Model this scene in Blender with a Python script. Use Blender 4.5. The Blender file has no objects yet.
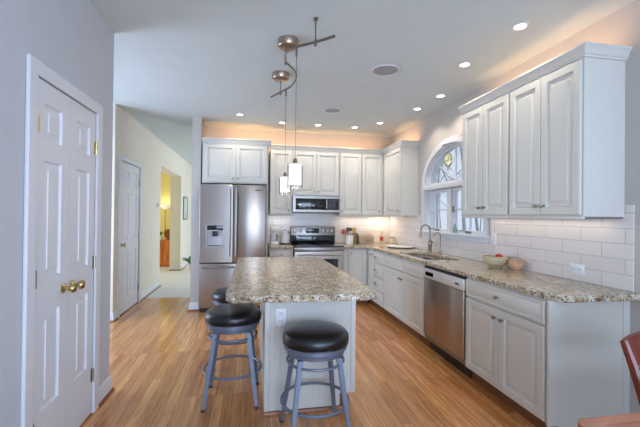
import bpy, bmesh, math, random
from mathutils import Vector, Matrix
from mathutils.geometry import tessellate_polygon
PI = math.pi
S = bpy.context.scene
COL = S.collection
random.seed(4)

# ------------------------------------------------------------------ camera
f_px, yaw, pitch, roll, camH = 359.7224, 0.1852, 0.0064, 0.0112, 1.3739
c, s = math.cos(yaw), math.sin(yaw); cp, sp = math.cos(pitch), math.sin(pitch); cr, sr = math.cos(roll), math.sin(roll)
F = Vector((s*cp, c*cp, sp)); x1 = Vector((c, -s, 0)); z1 = Vector((-s*sp, -c*sp, cp))
R = x1*cr + z1*sr; U = z1*cr - x1*sr
cam_d = bpy.data.cameras.new('camera'); cam = bpy.data.objects.new('camera', cam_d); COL.objects.link(cam)
cam_d.sensor_width = 36; cam_d.sensor_fit = 'HORIZONTAL'; cam_d.lens = 36*f_px/640
cam_d.clip_start = 0.02; cam_d.clip_end = 200
M = Matrix((R, U, -F)).transposed().to_4x4(); M.translation = (0, 0, camH)
cam.matrix_world = M
S.camera = cam

# ------------------------------------------------------------------ world, lights, exposure
S.view_settings.view_transform = 'Standard'; S.view_settings.look = 'None'
S.view_settings.gamma = 1.0; S.view_settings.use_curve_mapping = False
S.view_settings.exposure = -0.08
w = bpy.data.worlds.new('sky'); S.world = w; w.use_nodes = True
bg = w.node_tree.nodes['Background']
bg.inputs[0].default_value = (0.70, 0.83, 1.0, 1); bg.inputs[1].default_value = 1.0

def lin(r, g=None, b=None):
    if g is None: r, g, b = r
    q = lambda v: (v/255/12.92) if v/255 <= 0.04045 else ((v/255+0.055)/1.055)**2.4
    return (q(r), q(g), q(b), 1)

def area(name, loc, rot, sx, sy, power, color, parent=None, spread=None):
    d = bpy.data.lights.new(name, 'AREA'); d.shape = 'RECTANGLE'; d.size = sx; d.size_y = sy
    d.energy = power; d.color = color
    if spread: d.spread = spread
    o = bpy.data.objects.new(name, d); COL.objects.link(o); o.location = loc; o.rotation_euler = rot
    if parent: o.parent = parent
    return o
DAY = (0.55, 0.715, 1.0); WARM = (1.0, 0.72, 0.44); SOFT = (1.0, 0.88, 0.74); PEACH = (1.0, .54, .24)
for wx in (-.22, .73, 1.68): area('rear_window_daylight', (wx, -2.45, 1.45), (PI/2+.15, 0, 0), .92, 2.3, 62, DAY)               # windows behind the camera
area('side_window_daylight', (2.35, -.9, 1.5), (PI/2+.2, 0, PI/2), 2.4, 1.7, 95, DAY)                # breakfast side windows, behind the camera
area('kitchen_window_daylight', (6.5, 4.3, 5.6), (0, math.radians(52), 0), 4, 4, 420, DAY)        # bright sky over the arched window
area('family_room_daylight', (2.2, 9.2, 1.5), (PI/2, 0, PI/2), 2.6, 1.8, 120, (.78, .88, 1))              # windows of the far room
area('side_room_daylight', (-4.4, 8.8, 1.5), (PI/2, 0, -PI/2), 1.6, 1.6, 45, (1, .93, .72))      # lamp-lit room off the hall
area('mudroom_daylight', (-3.0, 4.0, 1.25), (PI/2, 0, -PI/2), 1.3, 1.9, 85, DAY)  # added fill from the unseen mudroom side, brightens the right-hand base cabinets

# ------------------------------------------------------------------ materials
def newmat(name):
    m = bpy.data.materials.new(name); m.use_nodes = True
    return m, m.node_tree.nodes, m.node_tree.links, m.node_tree.nodes['Principled BSDF']
def mat(name, col, rough=0.5, metal=0.0, var=0.04, scale=6, bump=0.0, bscale=60, coat=0.0, spec=None):
    m, N, L, b = newmat(name)
    col = lin(col)
    tc = N.new('ShaderNodeTexCoord'); nz = N.new('ShaderNodeTexNoise'); nz.inputs['Scale'].default_value = scale
    nz.inputs['Detail'].default_value = 3
    L.new(tc.outputs['Object'], nz.inputs['Vector'])
    rp = N.new('ShaderNodeValToRGB')
    rp.color_ramp.elements[0].color = [v*(1-var) for v in col[:3]]+[1]
    rp.color_ramp.elements[1].color = [min(1, v*(1+var)) for v in col[:3]]+[1]
    L.new(nz.outputs['Fac'], rp.inputs[0]); L.new(rp.outputs[0], b.inputs['Base Color'])
    b.inputs['Roughness'].default_value = rough; b.inputs['Metallic'].default_value = metal
    b.inputs['Coat Weight'].default_value = coat
    if spec is not None: b.inputs['Specular IOR Level'].default_value = spec
    if bump:
        n2 = N.new('ShaderNodeTexNoise'); n2.inputs['Scale'].default_value = bscale
        L.new(tc.outputs['Object'], n2.inputs['Vector'])
        bp = N.new('ShaderNodeBump'); bp.inputs['Strength'].default_value = bump; bp.inputs['Distance'].default_value = 0.01
        L.new(n2.outputs['Fac'], bp.inputs['Height']); L.new(bp.outputs[0], b.inputs['Normal'])
    return m
def emit(name, col, strength):
    m, N, L, b = newmat(name)
    b.inputs['Base Color'].default_value = (.9, .9, .88, 1)
    b.inputs['Emission Color'].default_value = col; b.inputs['Emission Strength'].default_value = strength
    b.inputs['Roughness'].default_value = .4
    return m
def brushed(name, col, rough=.3, axis=2, metal=1.0):
    m, N, L, b = newmat(name); col = lin(col)
    tc = N.new('ShaderNodeTexCoord'); mp = N.new('ShaderNodeMapping')
    sc = [160, 160, 160]; sc[axis] = 2.0
    mp.inputs['Scale'].default_value = sc
    nz = N.new('ShaderNodeTexNoise'); nz.inputs['Scale'].default_value = 1.0; nz.inputs['Detail'].default_value = 2
    L.new(tc.outputs['Object'], mp.inputs[0]); L.new(mp.outputs[0], nz.inputs['Vector'])
    rp = N.new('ShaderNodeValToRGB'); rp.color_ramp.elements[0].color = [v*.97 for v in col[:3]]+[1]; rp.color_ramp.elements[1].color = [min(1, v*1.03) for v in col[:3]]+[1]
    L.new(nz.outputs['Fac'], rp.inputs[0]); L.new(rp.outputs[0], b.inputs['Base Color'])
    mr = N.new('ShaderNodeMapRange'); mr.inputs[3].default_value = rough*.96; mr.inputs[4].default_value = rough*1.04
    L.new(nz.outputs['Fac'], mr.inputs[0]); L.new(mr.outputs[0], b.inputs['Roughness'])
    b.inputs['Metallic'].default_value = metal
    if axis == 2:
        tg = N.new('ShaderNodeTangent'); tg.direction_type = 'RADIAL'; tg.axis = 'Z'
        L.new(tg.outputs[0], b.inputs['Tangent']); b.inputs['Anisotropic'].default_value = .85; b.inputs['Anisotropic Rotation'].default_value = 0.25
    return m
def wood_floor():
    m, N, L, b = newmat('oak_strip_floor')
    tc = N.new('ShaderNodeTexCoord')
    mp = N.new('ShaderNodeMapping'); mp.inputs['Rotation'].default_value = (0, 0, PI/2)
    L.new(tc.outputs['Object'], mp.inputs[0])
    br = N.new('ShaderNodeTexBrick'); br.offset = .37; br.offset_frequency = 3
    br.inputs['Scale'].default_value = 1; br.inputs['Brick Width'].default_value = 0.95; br.inputs['Row Height'].default_value = 0.066
    br.inputs['Mortar Size'].default_value = 0.0012; br.inputs['Mortar Smooth'].default_value = .3
    br.inputs['Color1'].default_value = lin(224, 164, 104); br.inputs['Color2'].default_value = lin(186, 122, 70); br.inputs['Mortar'].default_value = lin(120, 72, 34)
    L.new(mp.outputs[0], br.inputs['Vector'])
    mp2 = N.new('ShaderNodeMapping'); mp2.inputs['Scale'].default_value = (26, 1.6, 1)
    L.new(tc.outputs['Object'], mp2.inputs[0])
    nz = N.new('ShaderNodeTexNoise'); nz.inputs['Scale'].default_value = 1.6; nz.inputs['Detail'].default_value = 6; nz.inputs['Distortion'].default_value = 1.2
    L.new(mp2.outputs[0], nz.inputs['Vector'])
    rp = N.new('ShaderNodeValToRGB'); rp.color_ramp.elements[0].position = .33; rp.color_ramp.elements[1].position = .68
    rp.color_ramp.elements[0].color = (.58, .52, .46, 1); rp.color_ramp.elements[1].color = (1.12, 1.1, 1.05, 1)
    L.new(nz.outputs['Fac'], rp.inputs[0])
    mx = N.new('ShaderNodeMix'); mx.data_type = 'RGBA'; mx.blend_type = 'MULTIPLY'; mx.inputs['Factor'].default_value = .85
    L.new(br.outputs['Color'], mx.inputs['A']); L.new(rp.outputs[0], mx.inputs['B'])
    L.new(mx.outputs['Result'], b.inputs['Base Color'])
    b.inputs['Roughness'].default_value = .24; b.inputs['Coat Weight'].default_value = .25; b.inputs['Coat Roughness'].default_value = .12
    bp = N.new('ShaderNodeBump'); bp.inputs['Strength'].default_value = .12; bp.inputs['Distance'].default_value = .002
    L.new(br.outputs['Fac'], bp.inputs['Height']); bp.invert = True
    L.new(bp.outputs[0], b.inputs['Normal'])
    return m
def granite():
    m, N, L, b = newmat('speckled_granite')
    tc = N.new('ShaderNodeTexCoord')
    def noise(sc, det, dist=0):
        n = N.new('ShaderNodeTexNoise'); n.inputs['Scale'].default_value = sc; n.inputs['Detail'].default_value = det; n.inputs['Distortion'].default_value = dist
        L.new(tc.outputs['Object'], n.inputs['Vector']); return n
    n1 = noise(36, 5, .4)
    r1 = N.new('ShaderNodeValToRGB'); e = r1.color_ramp.elements
    e[0].position = .33; e[0].color = lin(136, 114, 88); e[1].position = .68; e[1].color = lin(232, 228, 218)
    k = e.new(.46); k.color = lin(200, 186, 160); k = e.new(.56); k.color = lin(212, 204, 188)
    L.new(n1.outputs['Fac'], r1.inputs[0])
    n2 = noise(95, 5, .3)
    r2 = N.new('ShaderNodeValToRGB'); e = r2.color_ramp.elements
    e[0].position = .39; e[0].color = (1, 1, 1, 1); e[1].position = .47; e[1].color = (0, 0, 0, 1)
    L.new(n2.outputs['Fac'], r2.inputs[0])
    mx = N.new('ShaderNodeMix'); mx.data_type = 'RGBA'
    L.new(r2.outputs[0], mx.inputs['Factor']); L.new(r1.outputs[0], mx.inputs['A']); mx.inputs['B'].default_value = lin(74, 62, 56)
    n3 = noise(9, 3, 1.0)
    r3 = N.new('ShaderNodeValToRGB'); e = r3.color_ramp.elements
    e[0].position = .35; e[0].color = lin(214, 200, 176); e[1].position = .65; e[1].color = (1, 1, 1, 1)
    L.new(n3.outputs['Fac'], r3.inputs[0])
    m2 = N.new('ShaderNodeMix'); m2.data_type = 'RGBA'; m2.blend_type = 'MULTIPLY'; m2.inputs['Factor'].default_value = .9
    L.new(mx.outputs['Result'], m2.inputs['A']); L.new(r3.outputs[0], m2.inputs['B'])
    L.new(m2.outputs['Result'], b.inputs['Base Color'])
    b.inputs['Roughness'].default_value = .16
    return m
def tile(name, ax):
    m, N, L, b = newmat(name)
    tc = N.new('ShaderNodeTexCoord'); sx = N.new('ShaderNodeSeparateXYZ'); mp = N.new('ShaderNodeCombineXYZ')
    L.new(tc.outputs['Object'], sx.inputs[0])
    ad = N.new('ShaderNodeMath'); ad.operation = 'ADD'; ad.inputs[1].default_value = .086
    L.new(sx.outputs[ax], mp.inputs[0]); L.new(sx.outputs[2], ad.inputs[0]); L.new(ad.outputs[0], mp.inputs[1])
    br = N.new('ShaderNodeTexBrick'); br.inputs['Scale'].default_value = 1
    br.inputs['Brick Width'].default_value = .32; br.inputs['Row Height'].default_value = .1
    br.inputs['Mortar Size'].default_value = .0024; br.inputs['Mortar Smooth'].default_value = .25
    br.inputs['Color1'].default_value = lin(230, 223, 217); br.inputs['Color2'].default_value = lin(223, 215, 208); br.inputs['Mortar'].default_value = lin(184, 176, 172)
    L.new(mp.outputs[0], br.inputs['Vector']); L.new(br.outputs['Color'], b.inputs['Base Color'])
    b.inputs['Roughness'].default_value = .2
    bp = N.new('ShaderNodeBump'); bp.invert = True; bp.inputs['Strength'].default_value = .35; bp.inputs['Distance'].default_value = .003
    L.new(br.outputs['Fac'], bp.inputs['Height']); L.new(bp.outputs[0], b.inputs['Normal'])
    return m
def woodgrain(name, c1, c2, rough=.35, scale=(3, 30, 30)):
    m, N, L, b = newmat(name)
    tc = N.new('ShaderNodeTexCoord'); mp = N.new('ShaderNodeMapping'); mp.inputs['Scale'].default_value = scale
    nz = N.new('ShaderNodeTexNoise'); nz.inputs['Scale'].default_value = 1; nz.inputs['Detail'].default_value = 4; nz.inputs['Distortion'].default_value = .8
    L.new(tc.outputs['Object'], mp.inputs[0]); L.new(mp.outputs[0], nz.inputs['Vector'])
    rp = N.new('ShaderNodeValToRGB'); rp.color_ramp.elements[0].position = .3; rp.color_ramp.elements[1].position = .7
    rp.color_ramp.elements[0].color = lin(c1); rp.color_ramp.elements[1].color = lin(c2)
    L.new(nz.outputs['Fac'], rp.inputs[0]); L.new(rp.outputs[0], b.inputs['Base Color'])
    b.inputs['Roughness'].default_value = rough
    return m
def glass(name, col=(1, 1, 1, 1), alpha=.12):
    m, N, L, b = newmat(name)
    N.remove(b); out = N['Material Output']
    tr = N.new('ShaderNodeBsdfTransparent'); gl = N.new('ShaderNodeBsdfGlossy'); gl.inputs['Roughness'].default_value = .02
    tr.inputs[0].default_value = col
    fr = N.new('ShaderNodeLayerWeight'); fr.inputs[0].default_value = .08
    mx = N.new('ShaderNodeMixShader')
    L.new(fr.outputs[0], mx.inputs[0]); L.new(tr.outputs[0], mx.inputs[1]); L.new(gl.outputs[0], mx.inputs[2]); L.new(mx.outputs[0], out.inputs[0])
    return m

m_wall = mat('grey_wall_paint', (190, 192, 196), .85, bump=.03, bscale=180)
m_wallk = mat('kitchen_wall_paint', (190, 184, 176), .85, bump=.03, bscale=180)
m_hall = mat('cream_hall_paint', (222, 215, 199), .85)
m_yel = mat('yellow_room_paint', (234, 220, 150), .85)
m_ceil = mat('ceiling_paint', (204, 213, 213), .9, bump=.03, bscale=200)
m_trim = mat('white_trim_paint', (214, 215, 218), .4, var=.015)
m_door = mat('white_door_paint', (216, 217, 220), .42, var=.015)
m_cab = mat('soft_white_cabinet_paint', (208, 206, 197), .38, var=.02)
m_floor = wood_floor()
m_carpet = mat('pale_carpet', (222, 220, 218), .95, var=.08, scale=60, bump=.3, bscale=250)
m_gran = granite()
m_tileR = tile('white_subway_tile_side', 1); m_tileB = tile('white_subway_tile_back', 0)
m_steel = brushed('brushed_stainless', (176, 168, 160), .30, axis=2)
m_steelh = brushed('brushed_stainless_trim', (150, 147, 144), .36, axis=0)
m_nickel = mat('brushed_nickel', (150, 142, 130), .28, 1, var=.03)
m_brass = mat('polished_brass', (204, 182, 126), .2, 1, var=.03)
m_palek = mat('pale_knob_metal', (214, 212, 208), .35, .3)
m_black = mat('black_glass', (12, 13, 15), .06, 0, var=.0, coat=.4)
m_blk = mat('black_plastic', (28, 28, 30), .4)
m_dark = mat('dark_shadow_gap', (46, 44, 42), .7)  # dark grey of the appliance bodies and dishwasher tub
m_leath = mat('black_leather', (22, 21, 22), .3, 0, var=.1, scale=30, bump=.12, bscale=140, coat=.1)
m_stool = mat('grey_metal_paint', (112, 120, 136), .4, .4, var=.04)
m_shade = emit('lit_frosted_glass', (1, .84, .58, 1), .6)
m_lens = emit('lit_recessed_lens', (1, .90, .74, 1), 7)
m_white = mat('white_glaze', (232, 230, 226), .25, var=.02)
m_plate = mat('white_wall_plate', (232, 232, 232), .35, var=.01)
m_slot = mat('dark_slot', (70, 70, 72), .5)
m_glass = glass('clear_glass')
m_clear = glass('clear_blown_glass', (.985, .985, .99, 1))
m_grille = mat('speaker_mesh_grille', (160, 162, 164), .7, var=.15, scale=400)
m_redwood = woodgrain('reddish_table_wood', (148, 82, 56), (194, 126, 96), .2, (3, 40, 40))
m_chair = woodgrain('dark_cherry_chair_wood', (84, 28, 16), (126, 50, 30), .2, (30, 30, 3))
m_palew = woodgrain('pale_bowl_wood', (184, 164, 130), (216, 200, 168), .45, (4, 4, 40))
m_orangew = woodgrain('orange_pine_wood', (170, 92, 36), (214, 132, 60), .35, (8, 8, 2))
m_leaf = mat('plant_leaf_green', (70, 120, 62), .5, var=.3, scale=14)
m_bark = mat('grey_tree_bark', (172, 168, 168), .9, var=.25, scale=12)
m_ground = mat('leaf_litter_ground', (178, 172, 164), .95, var=.25, scale=2)

# ------------------------------------------------------------------ mesh helpers
class MB:
    def __init__(self): self.bm = bmesh.new()
    def box(self, x0, x1, y0, y1, z0, z1, bev=0.0, seg=2):
        bm = self.bm
        v = [bm.verts.new(p) for p in ((x0,y0,z0),(x1,y0,z0),(x1,y1,z0),(x0,y1,z0),(x0,y0,z1),(x1,y0,z1),(x1,y1,z1),(x0,y1,z1))]
        fs = [bm.faces.new([v[i] for i in q]) for q in ((3,2,1,0),(4,5,6,7),(0,1,5,4),(1,2,6,5),(2,3,7,6),(3,0,4,7))]
        if bev:
            es = list({e for f_ in fs for e in f_.edges})
            bmesh.ops.bevel(bm, geom=es, offset=bev, segments=seg, profile=.5, affect='EDGES')
        return self
    def lathe(self, prof, cx=0, cy=0, cz=0, n=32, axis='Z', cap=True):
        bm = self.bm; rings = []
        def P(r, h, a):
            x, y = r*math.cos(a), r*math.sin(a)
            if axis == 'Z': return (cx+x, cy+y, cz+h)
            if axis == 'Y': return (cx+x, cy+h, cz+y)
            return (cx+h, cy+x, cz+y)
        for r, h in prof: rings.append([bm.verts.new(P(max(r, 1e-4), h, 2*PI*i/n)) for i in range(n)])
        for a, b in zip(rings, rings[1:]):
            for i in range(n):
                bm.faces.new((a[i], a[(i+1) % n], b[(i+1) % n], b[i]))
        if cap:
            bm.faces.new(rings[0][::-1]); bm.faces.new(rings[-1])
        return self
    def tube(self, pts, r, n=10, closed=False, flat=None):
        bm = self.bm; pts = [Vector(p) for p in pts]; k = len(pts)
        rs = r if isinstance(r, (list, tuple)) else [r]*k
        prevn = None; rings = []
        for i, p in enumerate(pts):
            if closed: t = (pts[(i+1) % k]-pts[i-1]).normalized()
            else: t = (pts[min(i+1, k-1)]-pts[max(i-1, 0)]).normalized()
            if prevn is None:
                a = Vector((0, 0, 1)) if abs(t.z) < .9 else Vector((1, 0, 0))
                nn = (a - t*a.dot(t)).normalized()
            else:
                nn = prevn - t*prevn.dot(t); nn.normalize()
            prevn = nn; bb = t.cross(nn)
            fx, fy = flat if flat else (1, 1)
            rings.append([bm.verts.new(p + (nn*math.cos(2*PI*j/n)*fx + bb*math.sin(2*PI*j/n)*fy)*rs[i]) for j in range(n)])
        prs = list(zip(rings, rings[1:])) + ([(rings[-1], rings[0])] if closed else [])
        for a, b in prs:
            for j in range(n): bm.faces.new((a[j], a[(j+1) % n], b[(j+1) % n], b[j]))
        if not closed: bm.faces.new(rings[0][::-1]); bm.faces.new(rings[-1])
        return self
    def ring(self, cx, cy, cz, R_, r, n=40, m=8, zf=1):
        return self.tube([(cx+R_*math.cos(2*PI*i/n), cy+R_*math.sin(2*PI*i/n), cz) for i in range(n)], r, m, True, (zf, 1))
    def beam(self, p0, p1, w0, w1):          # square tapered bar
        bm = self.bm; p0, p1 = Vector(p0), Vector(p1)
        a = [bm.verts.new(p0+Vector((x*w0/2, y*w0/2, 0))) for x, y in ((-1,-1),(1,-1),(1,1),(-1,1))]
        b = [bm.verts.new(p1+Vector((x*w1/2, y*w1/2, 0))) for x, y in ((-1,-1),(1,-1),(1,1),(-1,1))]
        bm.faces.new(a[::-1]); bm.faces.new(b)
        for i in range(4): bm.faces.new((a[i], a[(i+1) % 4], b[(i+1) % 4], b[i]))
        es = [e for e in bm.edges if (e.verts[0] in a) != (e.verts[1] in a) and (e.verts[0] in a+b) and (e.verts[1] in a+b)]
        bmesh.ops.bevel(bm, geom=es, offset=min(w0, w1)*.18, segments=2, affect='EDGES')
        return self
    def prism(self, outer, h0, h1, holes=(), axis='Z'):
        # outer/holes: lists of 2D points; axis Z: (x,y) extruded in z; axis X: (y,z) extruded in x; axis Y: (x,z) extruded in y
        bm = self.bm; loops = [list(outer)] + [list(h) for h in holes]
        P = {'Z': lambda a, b, h: (a, b, h), 'X': lambda a, b, h: (h, a, b), 'Y': lambda a, b, h: (a, h, b)}[axis]
        flat = [q for l in loops for q in l]
        tris = tessellate_polygon([[Vector((a, b, 0)) for a, b in l] for l in loops])
        lo = [bm.verts.new(P(a, b, h0)) for a, b in flat]; hi = [bm.verts.new(P(a, b, h1)) for a, b in flat]
        for t in tris:
            if len(set(t)) < 3: continue
            try: bm.faces.new([lo[i] for i in t][::-1]); bm.faces.new([hi[i] for i in t])
            except ValueError: pass
        k = 0
        for l in loops:
            n = len(l)
            for i in range(n):
                a, b = k+i, k+(i+1) % n
                bm.faces.new((lo[a], lo[b], hi[b], hi[a]))
            k += n
        return self
    def loops(self, ls):     # ls: list of equal-length vertex loops -> quads, capped at both ends
        bm = self.bm; V = [[bm.verts.new(p) for p in l] for l in ls]
        n = len(V[0])
        for a, b in zip(V, V[1:]):
            for i in range(n): bm.faces.new((a[i], a[(i+1) % n], b[(i+1) % n], b[i]))
        bm.faces.new(V[0][::-1]); bm.faces.new(V[-1])
        return self
    def front(self, x0, x1, z0, z1, y, t=.02, style='raised', fr=.055):
        # a cabinet door or drawer front; back at y, face at y-t (facing -y)
        if style == 'slab': st = [(0, 0), (0, t-.004), (.004, t), (.018, t), (.022, t-.003), (.026, t-.003), (.03, t-.0005)]
        else: st = [(0, 0), (0, t-.003), (.003, t), (fr-.004, t), (fr-.001, t-.010), (fr+.003, t-.016), (fr+.014, t-.016), (fr+.038, t-.006), (fr+.040, t-.001)]
        return self.loops([[(x0+i, y-d, z0+i), (x1-i, y-d, z0+i), (x1-i, y-d, z1-i), (x0+i, y-d, z1-i)] for i, d in st])
    def slab(self, x0, x1, z0, z1, y, t, panels):   # panelled room door facing -y
        bm = self.bm
        xs = sorted({x0, x1} | {p[0] for p in panels} | {p[1] for p in panels}); zs = sorted({z0, z1} | {p[2] for p in panels} | {p[3] for p in panels})
        yf = y-t
        V = {(i, j): bm.verts.new((a, yf, b)) for i, a in enumerate(xs) for j, b in enumerate(zs)}
        for i in range(len(xs)-1):
            for j in range(len(zs)-1):
                q = [V[i, j], V[i+1, j], V[i+1, j+1], V[i, j+1]]
                hit = [p for p in panels if p[0] <= xs[i]+1e-6 and p[1] >= xs[i+1]-1e-6 and p[2] <= zs[j]+1e-6 and p[3] >= zs[j+1]-1e-6]
                if not hit: bm.faces.new(q); continue
                a0, a1, b0, b1 = xs[i], xs[i+1], zs[j], zs[j+1]
                prev = q
                for ins, d in ((.006, .013), (.016, .014), (.045, .006), (.047, .001)):
                    cur = [bm.verts.new(p) for p in ((a0+ins, yf+d, b0+ins), (a1-ins, yf+d, b0+ins), (a1-ins, yf+d, b1-ins), (a0+ins, yf+d, b1-ins))]
                    for k in range(4): bm.faces.new((prev[k], prev[(k+1) % 4], cur[(k+1) % 4], cur[k]))
                    prev = cur
                bm.faces.new(prev)
        self.box(x0, x1, y-t+.014, y, z0, z1)
        for xa in (x0, x1): self.box(xa-.0005, xa+.0005, yf, y-t+.014, z0, z1)
        for za in (z0, z1): self.box(x0, x1, yf, y-t+.014, za-.0005, za+.0005)
        return self
    def sweep(self, path, prof, closed_prof=True):
        # path: XY points; prof: (outwards, z); outwards is to the RIGHT of travel
        bm = self.bm; P = [Vector(p) for p in path]; n = len(P); nor = []
        for i in range(n-1):
            d = (P[i+1]-P[i]).normalized(); nor.append(Vector((d.y, -d.x)))
        rings = []
        for i in range(n):
            if i == 0: m_, sc = nor[0], 1
            elif i == n-1: m_, sc = nor[-1], 1
            else:
                m_ = (nor[i-1]+nor[i]).normalized(); sc = 1/max(.2, m_.dot(nor[i]))
            rings.append([bm.verts.new((P[i].x+m_.x*o*sc, P[i].y+m_.y*o*sc, z)) for o, z in prof])
        k = len(prof)
        for a, b in zip(rings, rings[1:]):
            for j in range(k): bm.faces.new((a[j], a[(j+1) % k], b[(j+1) % k], b[j]))
        bm.faces.new(rings[0][::-1]); bm.faces.new(rings[-1])
        return self
    def sphere(self, cx, cy, cz, r, sz=1, u=20, v=12):
        g = bmesh.ops.create_uvsphere(self.bm, u_segments=u, v_segments=v, radius=r)
        for q in g['verts']: q.co = (q.co.x+cx, q.co.y+cy, q.co.z*sz+cz)
        return self
    def build(self, name, m, parent=None, loc=None, rot=None, bevel=None, ang=35):
        bmesh.ops.recalc_face_normals(self.bm, faces=self.bm.faces[:])
        me = bpy.data.meshes.new(name); self.bm.to_mesh(me); self.bm.free()
        me.materials.append(m); me.shade_smooth(); me.set_sharp_from_angle(angle=math.radians(ang))
        o = bpy.data.objects.new(name, me); COL.objects.link(o)
        if parent: o.parent = parent
        if loc: o.location = loc
        if rot is not None: o.rotation_euler = (0, 0, rot)
        if bevel:
            b = o.modifiers.new('bevel', 'BEVEL'); b.width = bevel; b.segments = 3; b.limit_method = 'ANGLE'; b.angle_limit = math.radians(50)
        return o
def tag(o, label, cat, group=None):
    o['label'] = label; o['category'] = cat
    if group: o['group'] = group
    return o
def thing(name, label, cat, loc=(0, 0, 0), rot=0, group=None):
    o = bpy.data.objects.new(name, None); COL.objects.link(o); o.empty_display_size = .05
    o.location = loc; o.rotation_euler = (0, 0, rot)
    return tag(o, label, cat, group)
def struct(o): o['kind'] = 'structure'; return o
def dup(root, loc, rot=0, label=None, group=None):
    def rec(o, parent):
        q = o.copy(); COL.objects.link(q)
        if parent is not None: q.parent = parent
        for ch in list(o.children): rec(ch, q)
        return q
    q = rec(root, None); q.location = loc; q.rotation_euler = (0, 0, rot)
    if label: q['label'] = label
    if group: q['group'] = group
    return q
def roundrect(x0, x1, y0, y1, r, n=5):
    out = []
    for cx, cy, a in ((x1-r, y0+r, -PI/2), (x1-r, y1-r, 0), (x0+r, y1-r, PI/2), (x0+r, y0+r, PI)):
        out += [(cx+r*math.cos(a+PI/2*i/n), cy+r*math.sin(a+PI/2*i/n)) for i in range(n+1)]
    return out

# ------------------------------------------------------------------ room shell
CE = 2.77; XR = 2.375; YB = 5.99; XL = -1.072; YL = 3.03; XH = -1.73; YC = 6.28
struct(MB().box(-3.2, XR+.2, -2.7, YC, -.1, 0).build('floor', m_floor))
struct(MB().box(-5.5, 3.0, YC, 12.2, -.1, -.001).build('floor', m_carpet))
struct(MB().box(-5.5, 3.0, -2.7, 12.2, CE, CE+.1).build('ceiling', m_ceil))
# pantry block on the left
struct(MB().prism([(-3.2, -2.7), (XL, -2.7), (XL, 2.008), (XL-.09, 2.008), (XL-.09, 2.725), (XL, 2.725), (XL, YL), (-3.2, YL)], 0, 2.065).box(-3.2, XL, -2.7, YL, 2.065, CE).build('wall_left', m_wall))
# mudroom and hall walls
struct(MB().box(-3.3, -3.2, YL, 4.97, 0, CE).build('wall_mudroom', m_hall))
struct(MB().prism([(-3.3, 0), (7.30, 0)] and [(4.97, 0), (5.165, 0), (5.165, 2.09), (6.005, 2.09), (6.005, 0), (7.30, 0), (7.30, 2.30), (9.3, 2.30), (9.3, 0), (11.5, 0), (11.5, CE), (4.97, CE)], XH-.25, XH, axis='X').build('wall_hall', m_hall))
struct(MB().box(-3.2, XH-.25, 4.97, 5.07, 0, CE).build('wall_hall_end', m_hall))
struct(MB().box(XH-.5, XH-.251, 5.1, 6.05, 0, 2.2).build('wall_closet', m_hall))
struct(MB().box(-5.5, XH-.25, 10.75, 10.85, 0, CE).build('wall_side_room_back', m_yel))
struct(MB().box(-5.5, -5.4, 6.9, 10.75, 0, CE).build('wall_side_room', m_yel))
struct(MB().box(-5.5, XH-.25, 6.8, 6.9, 0, CE).build('wall_side_room_front', m_yel))
struct(MB().box(-5.5, 3.0, 12.1, 12.2, 0, CE).build('wall_far', m_hall))
struct(MB().box(2.9, 3.0, YB+.12, 12.1, 0, CE).build('wall_family_room', m_hall))
# kitchen back wall with its wing beside the fridge
struct(MB().box(-.86, XR+.2, YB, YB+.12, 0, CE).box(-.86, -.737, 5.38, YB, 0, CE).build('wall_back', m_wallk))
# right wall with the arched window opening
WC, WA, WB, WZ, WS = 4.03, .665, .49, 1.79, 1.185     # window centre, half width, arch rise, spring line, sill
arch = lambda a, b, n=28, dy=0: [(WC+dy+a*math.cos(PI*i/n), WZ+b*math.sin(PI*i/n)) for i in range(n+1)]
hole = [(WC-WA, WS), (WC+WA, WS)] + arch(WA, WB)
struct(MB().prism([(-2.7, 0), (YB, 0), (YB, CE), (-2.7, CE)], XR, XR+.16, [hole], axis='X').build('wall_right', m_wallk))
# rear wall with a wide window (behind the camera)
struct(MB().prism([(-3.2, 0), (XR, 0), (XR, CE), (-3.2, CE)], -2.7, -2.6, [[(-.7, .45), (2.2, .45), (2.2, 2.45), (-.7, 2.45)]], axis='Y').build('wall_rear', m_wall))
wr = MB()
for x in (-.7, .25, 1.2, 2.14): wr.box(x, x+.06, -2.68, -2.62, .45, 2.45)
for z in (.45, 1.4, 2.39): wr.box(-.7, 2.2, -2.68, -2.62, z, z+.06)
wr = struct(wr.build('window_2', m_trim)); MB().box(-.7, 2.2, -2.655, -2.65, .45, 2.45).build('glass', m_glass, wr)

# baseboards (with a wood shoe)
def baseboard(name, path, m=m_trim):
    o = struct(MB().sweep(path, [(0, 0), (.016, 0), (.016, .085), (.010, .10), (.007, .115), (0, .12)]).build(name, m))
    MB().sweep(path, [(.0165, 0.0), (.032, 0.0), (.030, .012), (.024, .02), (.0165, .022)]).build('shoe_molding', m_shoe, o)
    return o
m_shoe = woodgrain('oak_shoe_molding', (120, 66, 32), (160, 94, 48), .35)
baseboard('baseboard_left', [(-2.9, YL), (XL, YL), (XL, 2.80)][::-1])
baseboard('baseboard_left_front', [(XL, 1.9), (XL, -2.6)])
baseboard('baseboard_hall_corner', [(-3.1, 4.97), (XH, 4.97), (XH, 5.10)])
baseboard('baseboard_hall', [(XH, 6.08), (XH, 7.30)])
baseboard('baseboard_hall_far', [(XH-.25, 9.3), (XH, 9.3), (XH, 11.5)])
baseboard('baseboard_wing', [(-.86, 6.0), (-.86, 5.38), (-.737, 5.38)])
baseboard('baseboard_right', [(XR, -2.5), (XR, 1.88)][::-1] and [(XR, 1.88), (XR, -2.5)])

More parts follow.
